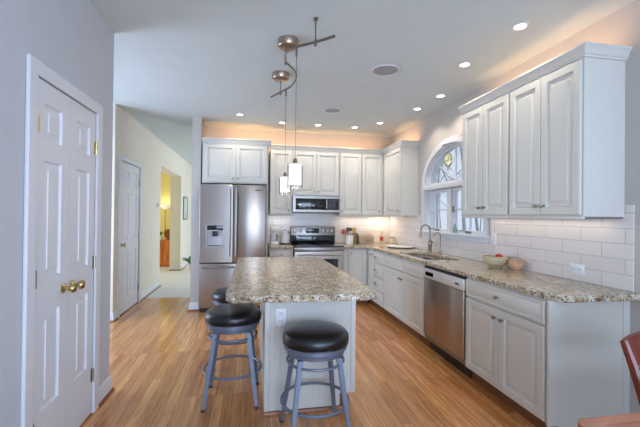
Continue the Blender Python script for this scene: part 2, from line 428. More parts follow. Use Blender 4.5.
# backsplash tile
struct(MB().prism([(1.85, .93), (3.35, .93), (3.35, 1.46), (1.85, 1.46)] and
    [(1.87, .916), (5.985, .916), (5.985, 1.40), (4.80, 1.40), (4.80, 1.165), (3.26, 1.165), (3.26, 1.375), (1.935, 1.375), (1.935, 1.465), (1.87, 1.465)], XR-.008, XR-.0005, axis='X').build('trim_1', m_tileR))
struct(MB().box(.25, XR-.01, YB-.008, YB-.0005, .916, 1.42).build('trim_2', m_tileB))

# ------------------------------------------------------------------ arched window
win = bpy.data.objects.new('window_1', None); COL.objects.link(win); struct(win)
CA, CB = WA+.07, WB+.075
outer = [(WC-CA, WS-.0), (WC-CA, WZ)] + arch(CA, CB)[::-1][1:-1] + [(WC+CA, WZ), (WC+CA, WS)]
inner = [(WC+WA, WS), (WC+WA, WZ)] + arch(WA, WB)[1:-1] + [(WC-WA, WZ), (WC-WA, WS)]
MB().prism(outer+inner, XR-.02, XR-.0005, axis='X').build('window_casing', m_trim, win, bevel=.004)
g = .012
jo = [(WC-WA+.001, WS), (WC-WA+.001, WZ)] + arch(WA-.001, WB-.001)[::-1][1:-1] + [(WC+WA-.001, WZ), (WC+WA-.001, WS)]
ji = [(WC+WA-g, WS), (WC+WA-g, WZ)] + arch(WA-g, WB-g)[1:-1] + [(WC-WA+g, WZ), (WC-WA+g, WS)]
MB().prism(jo+ji, XR-.001, XR+.158, axis='X').build('jamb', m_trim, win)
MB().box(XR-.025, XR+.15, WC-WA+g, WC+WA-g, 1.74, 1.80, .004).build('transom_bar', m_trim, win)
MB().box(XR-.06, XR+.15, WC-CA-.03, WC+CA+.03, WS-.025, WS+.003, .006).box(XR-.022, XR-.009, WC-CA, WC+CA, WS-.075, WS-.0255, .003).build('window_sill', m_trim, win)
MB().box(XR+.03, XR+.12, WC+.03, WC+.13, WS+.003, 1.735, .003).build('mullion', m_trim, win)
def sash(y0, y1):
    z0, z1 = WS+.004, 1.734
    o = MB().prism([(y0, z0), (y1, z0), (y1, z1), (y0, z1)], XR+.05, XR+.09, [[(y0+.035, z0+.035), (y1-.035, z0+.035), (y1-.035, z1-.035), (y0+.035, z1-.035)]], axis='X').build('sash', m_trim, win)
    ym = (y0+y1)/2; zm = 1.47
    MB().box(XR+.06, XR+.08, ym-.009, ym+.009, z0+.045, z1-.045).box(XR+.06, XR+.08, y0+.045, y1-.045, zm-.009, zm+.009).build('muntin', m_trim, o)
    MB().box(XR+.068, XR+.072, y0+.03, y1-.03, z0+.03, z1-.03).build('glass', m_glass, o)
    MB().box(XR+.03, XR+.05, ym-.05, ym+.05, z0+.004, z0+.026, .005).tube([(XR+.04, ym, z0+.02), (XR+.01, ym+.03, z0+.03), (XR+.0, ym+.09, z0+.03)], .007).build('crank_handle', m_nickel, o)
    return o
sash(WC+.131, WC+WA-g); s2 = sash(WC-WA+g, WC+.029)
MB().box(XR+.03, XR+.05, WC-.01, WC+.012, 1.44, 1.51, .004).build('sash_lock', m_nickel, s2)
af = .032
ao = [(WC-WA+g, 1.80)] + arch(WA-g, WB-g)[::-1] + [(WC+WA-g, 1.80)]
ai = [(WC+WA-g-af, 1.828)] + arch(WA-g-af, WB-g-af)[1:-1] + [(WC-WA+g+af, 1.828)]
fan = MB().prism(ao, XR+.05, XR+.09, [ai], axis='X').build('arch_sash', m_trim, win)
MB().prism(ai, XR+.068, XR+.072, axis='X').build('glass', m_glass, fan)
mu = MB().box(XR+.06, XR+.08, WC-.009, WC+.009, 1.84, WZ+WB-.05)
for sg in (-1, 1): mu.tube([(XR+.07, WC, 1.84), (XR+.07, WC+sg*.46, WZ+.30)], .010, 6)
mu.build('muntin', m_trim, fan)
sc = thing('suncatcher', 'round yellow green leaded suncatcher hung in the arched window', 'suncatcher', (XR+.035, 4.15, 2.095))
m_sun = mat('stained_yellow_glass', (206, 206, 150), .15, var=.3, scale=30)
MB().lathe([(.001, -.004), (.075, -.004), (.078, 0), (.075, .004), (.001, .004)], n=28, axis='X').build('glass_disc', m_sun, sc)
rg = MB()
rg.tube([(0, .083*math.cos(2*PI*i/28), .083*math.sin(2*PI*i/28)) for i in range(28)], .006, 6, True)
for i in range(3): rg.tube([(-.005, .08*math.cos(PI*i/3), .08*math.sin(PI*i/3)), (-.005, -.08*math.cos(PI*i/3), -.08*math.sin(PI*i/3))], .0025, 6)
rg.build('rim', m_nickel, sc); MB().tube([(0, 0, .085), (0, 0, .17)], .0015, 6).build('hanging_cord', m_nickel, sc)
# trees and ground outside
struct(MB().box(XR+.3, 40, -25, 40, -1.2, -1.0).build('ground_outside', m_ground))
def tree(x, y, h, r, label, seed):
    rr = random.Random(seed); b = MB()
    pts = [(x + rr.uniform(-.1, .1)*i, y + rr.uniform(-.1, .1)*i, -1 + h*i/6) for i in range(7)]
    b.tube(pts, [r*(1-.13*i) for i in range(7)], 8)
    for k in range(22):
        i = rr.randint(2, 5); p = Vector(pts[i]) + Vector((0, 0, rr.uniform(0, h/6)))*.9
        a = rr.uniform(0, 2*PI); L_ = rr.uniform(.8, 2.2)
        q = p + Vector((math.cos(a)*L_*.5, math.sin(a)*L_*.5, L_*.45)); e = q + Vector((math.cos(a+.4)*L_*.4, math.sin(a+.4)*L_*.4, L_*.55))
        b.tube([p, q, e], [r*.3, r*.2, r*.06], 6)
        b.tube([q, q+Vector((math.cos(a-.9)*L_*.4, math.sin(a-.9)*L_*.4, L_*.4))], [r*.15, r*.04], 5)
    tag(b.build('bare_tree', m_bark), label, 'tree', 'bare trees outside the kitchen window')
rt = random.Random(11)
for k in range(13):
    ang = math.radians(rt.uniform(24, 66)); dist = 9 + 1.5*k + rt.uniform(-.5, .5)
    ang = math.radians(24.5 + 15*((k*5) % 13)/13.0)
    x, y = dist*math.sin(ang)+.5, dist*math.cos(ang)
    tree(x, y, rt.uniform(7, 11), rt.uniform(.04, .085), 'bare leafless grey tree outside beyond the arched kitchen window', 100+k)

# ------------------------------------------------------------------ cabinets
def knob(parent, x, y, z, m=None):     # a small round knob sticking out towards -y
    return MB().lathe([(.007, 0), (.006, -.010), (.008, -.013), (.014, -.018), (.015, -.023), (.011, -.028), (.001, -.030)], x, y, z, 16, 'Y').build('knob', m or m_nickel, parent)
CROWN = [(0, 0), (.012, 0), (.012, .012), (.022, .02), (.026, .04), (.04, .058), (.044, .062), (.044, .075), (0, .075)]
def cabinet(name, label, loc, rot, wd, dp, z0, z1, fronts, toe=0, group=None, crown=None, rail=True, hollow=False, end=None, cat='cabinet'):
    t = thing(name, label, cat, (loc[0], loc[1], 0), rot, group)
    b = MB()
    if hollow:
        b.box(0, .018, 0, dp, z0, z1).box(wd-.018, wd, 0, dp, z0, z1).box(.018, wd-.018, 0, dp, z0, z0+.018).box(.018, wd-.018, dp-.018, dp, z0+.018, z1).box(.018, wd-.018, 0, .018, z0+.018, z1)
    else: b.box(0, wd, 0, dp, z0, z1)
    b.build('carcass', m_cab, t)
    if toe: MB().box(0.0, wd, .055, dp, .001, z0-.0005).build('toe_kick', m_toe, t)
    for fr in fronts:
        kind, x0, x1, za, zb = fr[:5]; kn = fr[5:]
        nm = {'door': 'door', 'drawer': 'drawer', 'false': 'drawer_front'}[kind]
        o = MB().front(x0, x1, za, zb, -.001, .02, 'raised' if kind == 'door' else 'slab').build(nm, m_cab, t)
        for kx, kz in kn: knob(o, kx, -.021, kz)
    if crown:
        MB().sweep(crown, [(o_, z1+z_) for o_, z_ in CROWN]).build('crown_molding', m_cab, t)
    if rail and not toe:
        MB().box(0, wd, -.012, .014, z0-.018, z0-.0005, .004).build('light_rail', m_cab, t)
    return t
m_toe = mat('brown_oak_toe_kick', (120, 78, 46), .5)  # even brown for the toe kicks
RB = -PI/2
UZ0, UZ1 = 1.388, 2.402
G_u = 'white raised panel wall cabinets'; G_b = 'white raised panel base cabinets'
yf = 5.66
def two(wd, za, zb, kz, m=.012, gap=.004, low=True):
    h = wd/2
    return [('door', m, h-gap/2, za, zb, (h-.035, kz)), ('door', h+gap/2, wd-m, za, zb, (h+.035, kz))]
# back wall uppers
dU = YB-.001-yf
cabinet('wall_cabinet', 'tall narrow single door wall cabinet between the fridge surround and the microwave', (.262, yf), 0, .345, dU, UZ0, UZ1,
        [('door', .006, .325, UZ0+.012, UZ1-.012, (.29, UZ0+.07))], crown=[(0, 0), (.345, 0)], group=G_u)
cabinet('wall_cabinet', 'short two door wall cabinet directly above the microwave', (.609, yf), 0, .763, dU, 1.69, UZ1,
        two(.763, 1.70, UZ1-.012, 1.755, .018), crown=[(0, 0), (.763, 0)], rail=False, group=G_u)
cabinet('wall_cabinet', 'single door wall cabinet just right of the microwave above the utensil crock', (1.374, yf), 0, .368, dU, UZ0, UZ1,
        [('door', .01, .36, UZ0+.012, UZ1-.012, (.04, UZ0+.07))], crown=[(0, 0), (.368, 0)], group=G_u)
cabinet('wall_cabinet', 'single door wall cabinet on the back wall tucked in the corner', (1.744, yf), 0, .655, dU, UZ0, UZ1,
        [('door', .01, .35, UZ0+.012, UZ1-.012, (.30, UZ0+.07))], crown=[(0, 0), (.36, 0)], group=G_u)
# right wall corner upper: front faces -X
xu = 2.06; xc_ = 2.125
cabinet('wall_cabinet', 'corner wall cabinet with bright side panel just left of the arched window', (xc_, yf-.003), RB, .755, XR-.001-xc_, UZ0, UZ1,
        [('door', .08, .735, UZ0+.012, UZ1-.012, (.69, UZ0+.07))], crown=[(.005, 0), (.755, 0), (.755, XR-.001-xc_)], group=G_u)
# right wall uppers near the camera
for (y1_, y0_, lb, cr_) in ((3.258, 2.594, 'two door wall cabinet next to the arched window, farther of the pair', [(0, XR-.001-xu), (0, 0), (.664, 0)]),
                            (2.592, 1.932, 'two door wall cabinet over the counter end, nearest the camera', [(0, 0), (.66, 0), (.66, XR-.001-xu)])):
    wd = y1_-y0_
    t = cabinet('wall_cabinet', lb, (xu, y1_), RB, wd, XR-.001-xu, UZ0, UZ1, two(wd, UZ0+.012, UZ1-.012, UZ0+.075, .012), crown=cr_, group=G_u)
# cabinet over the fridge with its tall side panel
wf = .935
t = cabinet('wall_cabinet', 'deep two door cabinet above the stainless refrigerator', (-.715, 5.37), 0, wf, YB-.001-5.37, 1.83, UZ1,
        two(wf, 1.845, UZ1-.012, 1.90, .02), crown=[(-.0, 0), (wf, 0), (wf, .285)], rail=False, group=G_u)
MB().box(.915, wf, .0, YB-.001-5.37, .001, 1.8295).build('side_panel', m_cab, t)
# over-cabinet rope lights
area('over_cabinet_light', (.95, 5.68, 2.455), (math.radians(112), 0, 0), 2.4, .04, 4.5, PEACH, spread=math.radians(120))
area('over_fridge_light', (-.25, 5.50, 2.455), (math.radians(112), 0, 0), .8, .04, 1.8, PEACH, spread=math.radians(120))
area('over_corner_light', (2.15, 5.3, 2.455), (0, math.radians(-110), 0), .04, .8, 1.8, PEACH, spread=math.radians(120))
area('over_side_cabinet_light', (2.085, 2.6, 2.46), (0, math.radians(-112), 0), .04, 1.3, 2.4, PEACH, spread=math.radians(120))
# under-cabinet lights
area('under_cabinet_light', (.43, 5.86, 1.375), (0, 0, 0), .3, .03, .4, SOFT)
area('under_cabinet_light', (1.9, 5.86, 1.375), (0, 0, 0), .9, .05, 1.6, SOFT)
area('under_cabinet_puck', (2.17, 5.84, 1.375), (0, 0, 0), .06, .06, 1.3, WARM)
area('under_cabinet_light', (2.3, 2.6, 1.365), (0, 0, 0), .08, 1.2, .7, SOFT)

# base cabinets
BZ0, BZ1 = .105, .872
yb = 5.40; xb = 1.80
dB = YB-.001-yb; dR = XR-.001-xb
DZ = (.715, .858)     # top drawer
cabinet('base_cabinet', 'narrow base cabinet between the refrigerator and the range', (.25, yb), 0, .358, dB, BZ0, BZ1,
        [('drawer', .012, .346, *DZ, (.18, .79)), ('door', .012, .346, .118, .70, (.31, .63))], toe=1, group=G_b)
cabinet('base_cabinet', 'single door base cabinet just right of the range', (1.378, yb), 0, .418, dB, BZ0, BZ1,
        [('door', .09, .375, .118, .858, (.13, .80))], toe=1, group=G_b)
cabinet('base_cabinet', 'narrow one door corner cabinet beside the four drawer stack', (xb, YB-.002), RB, .845, dR, BZ0, BZ1,
        [('door', .61, .838, .118, .858, (.80, .80))], toe=1, group=G_b)
dz = [(.115, .30), (.31, .49), (.50, .685), (.70, .858)]
cabinet('base_cabinet', 'base cabinet with a stack of four drawers left of the sink', (xb, 5.142), RB, .44, dR, BZ0, BZ1,
        [('drawer', .012, .43, a, b_, (.13, (a+b_)/2)) for a, b_ in dz], toe=1, group=G_b)
wS = 4.70-3.512
cabinet('base_cabinet', 'wide sink base cabinet with two false drawer fronts left of the dishwasher', (xb, 4.70), RB, wS, dR, BZ0, BZ1,
        [('false', .012, wS/2-.003, *DZ), ('false', wS/2+.003, wS-.012, *DZ)] + two(wS, .118, .70, .62), toe=1, group=G_b, hollow=True)
wE = 2.775-1.915
t = cabinet('base_cabinet', 'end base cabinet with one wide drawer over two doors right of the dishwasher', (xb, 2.775), RB, wE, dR, BZ0, BZ1,
        [('drawer', .012, wE-.022, *DZ, (wE/2-.02, .787))] + [('door', .012, wE/2-.005, .118, .70, (wE/2-.04, .635)), ('door', wE/2-.001, wE-.022, .118, .70, (wE/2+.035, .635))], toe=1, group=G_b)
MB().prism([(-.018, .105), (-.018, .872), (dR, .872), (dR, .001), (.055, .001), (.055, .105)], wE+.001, wE+.016, axis='X').box(wE+.016, wE+.022, dR-.05, dR, .001, .872).build('end_panel', m_cab, t)

# counters
ctop = [(1.379, 5.35), (1.68, 5.35), (1.72, 5.34), (1.755, 5.315), (1.7735, 5.27), (1.7735, 2.03), (1.779, 1.96), (1.795, 1.89), (1.82, 1.84), (1.86, 1.82), (XR-.01, 1.81), (XR-.01, 5.98), (1.379, 5.98)]
sinkhole = roundrect(1.85, 2.23, 3.52, 4.40, .06)
tag(MB().prism(ctop, .8735, .914, [sinkhole]).build('countertop', m_gran, bevel=.008), 'long L shaped speckled granite countertop running along the window wall', 'countertop')
tag(MB().box(.25, .607, 5.35, 5.98, .8735, .914, .008).build('countertop', m_gran), 'short granite counter section between the refrigerator and the range', 'countertop')

# sink
sk = thing('sink', 'double bowl stainless undermount sink set in the window counter', 'sink', (2.04, 3.96, .87))
for y0_, y1_ in ((-.445, -.01), (.01, .445)):
    b = MB(); rr0 = roundrect(-.195, .195, y0_, y1_, .06); rr1 = roundrect(-.175, .175, y0_+.02, y1_-.02, .06); rr2 = roundrect(-.165, .165, y0_+.03, y1_-.03, .06)
    L3 = lambda r, z: [(a, b_, z) for a, b_ in r]
    bmv = b.bm
    ls = [L3(rr0, .0), L3(rr1, -.02), L3(rr2, -.19)]
    V = [[bmv.verts.new(p) for p in l] for l in ls]; n = len(V[0])
    for a, b_ in zip(V, V[1:]):
        for i in range(n): bmv.faces.new((a[i], a[(i+1) % n], b_[(i+1) % n], b_[i]))
    bmv.faces.new(V[-1])
    bo = b.build('bowl', m_steelh, sk)
    MB().lathe([(.001, -.186), (.04, -.186), (.042, -.189)], 0, (y0_+y1_)/2, 0, 20).build('drain', m_nickel, bo)
fa = thing('faucet', 'brushed nickel gooseneck kitchen faucet behind the sink', 'faucet', (2.285, 4.36, .9145))
MB().lathe([(.03, 0), (.03, .006), (.024, .012), (.024, .07), (.028, .085), (.028, .13), (.018, .15), (.0135, .17)], n=20).build('body', m_nickel, fa)
arc_ = [(0, 0, .16), (0, 0, .29)] + [(-.065+.065*math.cos(a), 0, .29+.065*math.sin(a)) for a in [PI*i/10 for i in range(1, 11)]] + [(-.132, 0, .26)]
MB().tube(arc_, .0115, 12).build('spout', m_nickel, fa)
MB().tube([(-.132, 0, .262), (-.135, 0, .235), (-.14, 0, .19)], [.014, .017, .019], 12).build('spray_head', m_nickel, fa)
MB().tube([(0, -.024, .11), (0, -.045, .115), (-.01, -.09, .15)], [.011, .009, .006], 10).build('handle', m_nickel, fa)
ft = thing('water_tap', 'slim nickel filtered water tap right of the main faucet', 'tap', (2.285, 4.10, .9145))
MB().lathe([(.02, 0), (.02, .008), (.012, .014), (.012, .05), (.006, .06)], n=16).build('body', m_nickel, ft)
MB().tube([(0, 0, .05), (0, 0, .24), (-.012, 0, .262), (-.04, 0, .272), (-.07, 0, .262), (-.08, 0, .235)], .006, 10).build('spout', m_nickel, ft)
MB().tube([(0, -.01, .035), (0, -.045, .04)], .004, 8).build('handle', m_nickel, ft)

# ------------------------------------------------------------------ dishwasher
dw = thing('dishwasher', 'stainless dishwasher built in under the window counter', 'dishwasher', (xb, 3.509, 0), RB)
W = .731
MB().box(.003, W-.003, .0, .57, .11, .868).build('tub', m_dark, dw)
MB().box(.004, W-.004, -.03, -.001, .165, .745, .006).build('door', m_steel, dw)
cpn = MB().box(.004, W-.004, -.034, -.001, .749, .845, .006).build('control_panel', m_palek, dw)
MB().box(.05, .21, -.0355, -.0345, .775, .815).build('display', m_black, cpn)
MB().box(.60, .66, -.0355, -.0345, .785, .80).build('badge', m_blk, cpn)
MB().box(.004, W-.004, -.02, -.001, .846, .868).build('vent_strip', m_blk, dw)
MB().box(.004, W-.004, -.012, -.001, .115, .162, .003).build('kick_plate', m_steelh, dw)
MB().box(.004, W-.004, .05, .2, .001, .109).build('toe_kick', m_blk, dw)

# ------------------------------------------------------------------ refrigerator
fx0, fx1, fy = -.728, .193, 5.20
fr = thing('refrigerator', 'stainless french door refrigerator with water dispenser and bottom freezer', 'refrigerator', (fx0, fy, 0))
W = fx1-fx0
MB().box(.012, W-.012, .075, .76, .04, 1.79).build('body', m_dark, fr)
MB().box(.02, W-.02, .085, .6, .001, .0395).box(.02, W-.02, .03, .075, .03, .07).build('base_grille', m_blk, fr)
zf0, zf1 = .70, 1.80
ld = MB(); hx0, hx1, hz0, hz1 = .09, .345, .915, 1.245
ld.prism([(.004, zf0), (W/2-.003, zf0), (W/2-.003, zf1), (.004, zf1)], 0, .074, [[(hx0+.025, hz0+.02), (hx1-.025, hz0+.02), (hx1-.025, hz1-.1), (hx0+.025, hz1-.1)]], axis='Y')
ld = ld.build('door', m_steel, fr, bevel=.008)
rd = MB().box(W/2+.003, W-.004, 0, .074, zf0, zf1, .01).build('door', m_steel, fr)
fz = MB().box(.004, W-.004, 0, .074, .075, .69, .01).build('freezer_drawer', m_steel, fr)
def bar_handle(parent, p0, p1, off, r=.013):
    p0, p1 = Vector(p0), Vector(p1); o = Vector((0, -off, 0)); d = (p1-p0).normalized()
    b = MB().tube([p0+o, p1+o], r, 12)
    for p in (p0+d*.04, p1-d*.04): b.tube([p, p+o], r*.75, 10)
    return b.build('handle', m_steelh, parent)
bar_handle(ld, (W/2-.045, -.001, .80), (W/2-.045, -.001, 1.74), .05)
bar_handle(rd, (W/2+.045, -.001, .80), (W/2+.045, -.001, 1.74), .05)
bar_handle(fz, (.05, -.001, .645), (W-.05, -.001, .645), .05)
dp_ = MB().prism([(hx0, hz0), (hx1, hz0), (hx1, hz1), (hx0, hz1)], -.01, -.0005, [[(hx0+.025, hz0+.02), (hx1-.025, hz0+.02), (hx1-.025, hz1-.1), (hx0+.025, hz1-.1)]], axis='Y').build('dispenser', m_steelh, ld)
MB().box(hx0+.02, hx1-.02, -.013, -.0105, hz1-.085, hz1-.02, .001).build('display', m_black, dp_)
MB().box(hx0+.025, hx1-.025, .06, .07, hz0+.02, hz1-.1).build('recess_back', mat('light_grey_plastic', (214, 216, 222), .4), dp_)
MB().box(hx0+.09, hx1-.09, .012, .05, hz1-.175, hz1-.105, .004).build('nozzle', m_blk, dp_)
MB().box(hx0+.028, hx1-.028, .0, .058, hz0+.021, hz0+.028).build('drip_tray', m_slot, dp_)
MB().box(W-.16, W-.08, -.002, -.0005, 1.72, 1.735).build('badge', m_blk, rd)

# ------------------------------------------------------------------ range
rg_ = thing('range', 'stainless electric range with black glass cooktop and back control panel', 'range', (.614, 5.30, 0))
W = .758
MB().box(.003, W-.003, .05, .665, .02, .90).build('body', m_blk, rg_)
MB().box(.0, W, .01, .62, .9005, .918, .004).build('cooktop', m_black, rg_)
for ex, ey, er in ((.2, .2, .105), (.56, .2, .085), (.2, .46, .075), (.56, .46, .1)):
    MB().ring(ex, ey, .9183, er, .0012, 36, 6).build('burner_ring', m_slot, rg_)
MB().box(0, W, .0, .049, .845, .8995, .006).build('front_rail', m_steelh, rg_)
od = MB().prism([(.004, .235), (W-.004, .235), (W-.004, .84), (.004, .84)], .0, .048, [[(.09, .33), (W-.09, .33), (W-.09, .725), (.09, .725)]], axis='Y').build('oven_door', m_steel, rg_, bevel=.005)
MB().box(.085, W-.085, .012, .02, .325, .73).build('window', m_black, od)
bar_handle(od, (.05, -.001, .79), (W-.05, -.001, .79), .045, .012)
MB().box(.004, W-.004, .002, .048, .05, .225, .005).build('storage_drawer', m_steel, rg_)
bgd = MB().box(0, W, .60, .68, .919, 1.195, .012).build('backguard', m_steelh, rg_)
MB().box(.02, W-.02, .595, .5995, .925, 1.05, .001).build('lower_panel', m_black, bgd)
MB().box(.26, .48, .5955, .5995, 1.085, 1.165, .001).build('display', m_black, bgd)
for kx in (.075, .16, .545, .615, .685):
    MB().lathe([(.026, -.0005), (.026, -.006), (.021, -.01), (.019, -.03), (.016, -.033), (.001, -.034)], kx, .597, 1.125, 20, 'Y').build('knob', m_palek, bgd)
    MB().lathe([(.031, -.0005), (.031, -.003), (.001, -.003)], kx, .60, 1.125, 24, 'Y').build('knob_bezel', m_blk, bgd)
# microwave
mw = thing('microwave', 'stainless over the range microwave with dark glass door', 'microwave', (.612, 5.59, 1.43))
W = .757
MB().box(.002, W-.002, .03, .385, .005, .2585).build('body', m_dark, mw)
fm = MB().prism([(0, 0), (W, 0), (W, .258), (0, .258)], 0, .0295, [[(.05, .04), (W-.014, .04), (W-.014, .212), (.05, .212)]], axis='Y').build('front_frame', m_steelh, mw, bevel=.003)
MB().box(.051, .55, .006, .02, .041, .211, .002).build('door_glass', m_black, mw)
pn = MB().box(.553, W-.015, .006, .02, .041, .211, .002).build('control_panel', m_blk, mw)
MB().box(.58, W-.04, .0045, .0055, .172, .20).build('display', m_slot, pn)
bp_ = MB()
for i in range(3):
    for j in range(4): bp_.box(.58+.04*i, .605+.04*i, .0045, .0055, .06+.027*j, .077+.027*j)
bp_.build('keypad', m_slot, pn)
MB().tube([(.535, -.03, .06), (.535, -.03, .2)], .009, 10).tube([(.535, -.03, .075), (.535, .006, .075)], .007, 8).tube([(.535, -.03, .195), (.535, .006, .195)], .007, 8).build('handle', m_steelh, mw)

# ------------------------------------------------------------------ island
isl = thing('kitchen_island', 'white painted kitchen island base with beadboard end under granite top', 'island', (0, 0, 0))
ix0, ix1, iy0, iy1 = .092, .742, 2.51, 3.93
MB().box(ix0+.012, ix1-.012, iy0+.02, iy1, .105, .872).build('carcass', m_cab, isl)
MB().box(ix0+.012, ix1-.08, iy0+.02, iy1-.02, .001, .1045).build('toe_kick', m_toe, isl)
bd = MB()
nb = 15; bw = (ix1-ix0-.07)/nb
for i in range(nb):
    x = ix0+.035+i*bw
    bd.box(x+.0001, x+bw-.0001, iy0+.006, iy0+.019, .105 if x+bw > ix1-.075 else .001, .872, .0014, 1)
bd.build('beadboard_panel', m_cab, isl)
MB().box(ix0, ix0+.035, iy0, iy0+.019, .001, .872, .004).build('corner_post', m_cab, isl)
MB().box(ix1-.035, ix1, iy0, iy0+.019, .105, .872, .004).build('corner_post', m_cab, isl)
MB().box(ix0, ix0+.012, iy0+.0195, iy1, .001, .872).build('side_panel', m_cab, isl)
MB().sweep([(ix0, iy0), (ix1-.085, iy0)], [(0, .001), (.014, .001), (.012, .012), (.006, .019), (0, .02)]).build('shoe_molding', m_shoe, isl)
for i in range(3):
    L_ = (iy1-iy0-.03)/3
    dd = MB().front(iy0+.025+i*L_, iy0+.02+(i+1)*L_, .118, .858, 0, .02)
    for v in dd.bm.verts: x_, y_, z_ = v.co; v.co = (ix1-.012-y_, x_, z_)
    dd = dd.build('door', m_cab, isl)
itop = [(-.15, 2.20), (-.145, 2.14), (-.12, 2.095), (-.06, 2.075), (.62, 2.05), (.685, 2.055), (.735, 2.085), (.757, 2.14), (.745, 3.90), (.69, 3.97), (.63, 4.0), (-.08, 4.0), (-.13, 3.97), (-.15, 3.90)]
tag(MB().prism(itop, .8735, .914).build('countertop', m_gran, bevel=.01), 'large granite island countertop with rounded corners overhanging the stools', 'countertop')

# ------------------------------------------------------------------ stools
def stool(label, loc, rot, grp):
    t = thing('bar_stool', label, 'stool', loc, rot, grp)
    pr_ = [(.001, .583), (.19, .583), (.203, .592), (.209, .612), (.206, .637), (.192, .656), (.165, .667), (.115, .673), (.06, .676), (.001, .677)]
    cu = MB().lathe(pr_, n=48).build('seat_cushion', m_leath, t, ang=60)
    MB().ring(0, 0, .589, .203, .0045, 48, 8).build('piping', m_leath, cu)
    MB().lathe([(.001, .519), (.165, .519), (.180, .525), (.182, .547), (.190, .551), (.196, .556), (.196, .5825), (.001, .5825)], n=48).build('seat_rim', m_stool, t)
    for sx in (-1, 1):
        for sy in (-1, 1):
            lg = MB().beam((sx*.182, sy*.182, .014), (sx*.118, sy*.118, .5185), .024, .033).build('leg', m_stool, t)
            MB().box(sx*.1835-.014, sx*.1835+.014, sy*.1835-.014, sy*.1835+.014, .0, .0135, .002).build('foot_cap', m_blk, lg)
    MB().ring(0, 0, .225, .210, .0095, 56, 10).build('foot_ring', m_stool, t)
    MB().ring(0, 0, .475, .176, .0085, 48, 8).build('brace_ring', m_stool, t)
    return t
G = 'black leather backless stools around the island'
st = stool('black leather stool at the front overhang of the island, nearest the camera', (.40, 2.235, 0), .05, G)
dup(st, (-.134, 2.80, 0), -.03, 'black leather stool at the left side of the island in full view')
dup(st, (-.158, 3.50, 0), .10, 'farthest black leather stool half hidden under the left edge of the island top')

# ------------------------------------------------------------------ pantry double door
tag_door = bpy.data.objects.new('door_1', None); COL.objects.link(tag_door); struct(tag_door); tag_door.location = (XL, 2.014, 0); tag_door.rotation_euler = (0, 0, PI/2)
def casing(parent, wd, h, cw=.085):
    MB().prism([(-cw, .001), (-cw, h+cw), (wd+cw, h+cw), (wd+cw, .001), (wd, .001), (wd, h), (0, h), (0, .001)], -.02, -.0005, axis='Y').build('casing', m_trim, parent, bevel=.006)
casing(tag_door, .705, 2.06, .075)
pz = ((.34, .845), (1.03, 1.645), (1.755, 1.945))
for i in range(2):
    x0 = .002 + i*.352; x1_ = x0+.348
    px0, px1 = x0+.085, x1_-.085
    lf = MB().slab(x0, x1_, .012, 2.055, .032, .035, [(px0, px1, a, b_) for a, b_ in pz]).build('door_leaf', m_door, tag_door)
    kx = x1_-.05 if i == 0 else x0+.05
    kn = MB().lathe([(.001, 0), (.028, 0), (.029, -.004), (.02, -.008), (.011, -.012), (.010, -.028), (.018, -.033), (.027, -.044), (.028, -.054), (.022, -.064), (.001, -.068)], kx, -.0035, .94, 24, 'Y').build('knob', m_brass, lf)
    for hz in (.27, 1.04, 1.82):
        hx = x0+.008 if i == 0 else x1_-.008
        b = MB().tube([(hx, -.012, hz-.045), (hx, -.012, hz+.045)], .007, 8).box(hx-.014, hx+.014, -.006, -.0035, hz-.044, hz+.044)
        b.build('hinge', m_brass if hz > 1.5 else m_nickel, lf)
# hall door
hd = bpy.data.objects.new('door_2', None); COL.objects.link(hd); struct(hd); hd.location = (XH, 5.17, 0); hd.rotation_euler = (0, 0, PI/2)
W = .83
casing(hd, W, 2.085, .07)
pz = ((.22, .86), (1.02, 1.66), (1.76, 1.97))
lf = MB().slab(.004, W-.004, .012, 2.08, .04, .037, [(x, x+.26, a, b_) for x in (.115, .455) for a, b_ in pz]).build('door_leaf', m_door, hd)
MB().lathe([(.001, 0), (.028, 0), (.029, -.004), (.02, -.008), (.011, -.012), (.010, -.028), (.018, -.033), (.027, -.044), (.028, -.054), (.022, -.064), (.001, -.068)], .065, .0025, .95, 20, 'Y').build('knob', m_brass, lf)
for hz in (.25, 1.05, 1.85):
    MB().tube([(W-.008, -.008, hz-.045), (W-.008, -.008, hz+.045)], .008, 8).build('hinge', m_nickel, lf)

# ------------------------------------------------------------------ ceiling fittings
lights = [((1.90, 2.299), 'recessed ceiling light nearest the camera, above the near side wall cabinets'),
          ((1.888, 2.979), 'recessed ceiling light second nearest the camera along the right side'),
          ((2.108, 3.807), 'recessed ceiling light above the near edge of the arched window'),
          ((2.074, 4.33), 'recessed ceiling light over the kitchen sink by the window'),
          ((1.854, 5.11), 'recessed ceiling light closest to the back right corner cabinets'),
          ((1.561, 5.45), 'recessed ceiling light in front of the cabinet right of the microwave'),
          ((.974, 5.44), 'recessed ceiling light in front of the microwave and range'),
          ((.42, 5.42), 'recessed ceiling light in front of the tall narrow cabinet'),
          ((-.19, 5.12), 'leftmost recessed ceiling light, in front of the refrigerator')]
proto = None
for (x, y), lb in lights:
    if proto is None:
        t = proto = thing('recessed_light', lb, 'ceiling light', (x, y, CE), 0, 'recessed can lights in the kitchen ceiling')
        MB().lathe([(.041, -.001), (.064, -.001), (.066, -.005), (.061, -.008), (.047, -.006), (.041, -.004)], n=32, cap=False).build('trim_ring', m_trim, t)
        MB().lathe([(.001, -.0035), (.040, -.0035), (.040, -.001), (.001, -.001)], n=28).build('lens', m_lens, t)
    else: t = dup(proto, (x, y, CE), 0, lb)
for (x, y), lb in lights:
    d = bpy.data.lights.new('recessed_bulb', 'SPOT'); d.energy = 19; d.color = SOFT; d.spot_size = math.radians(125); d.spot_blend = .6; d.shadow_soft_size = .05
    o = bpy.data.objects.new('recessed_bulb', d); COL.objects.link(o); o.location = (x, y, CE-.02)
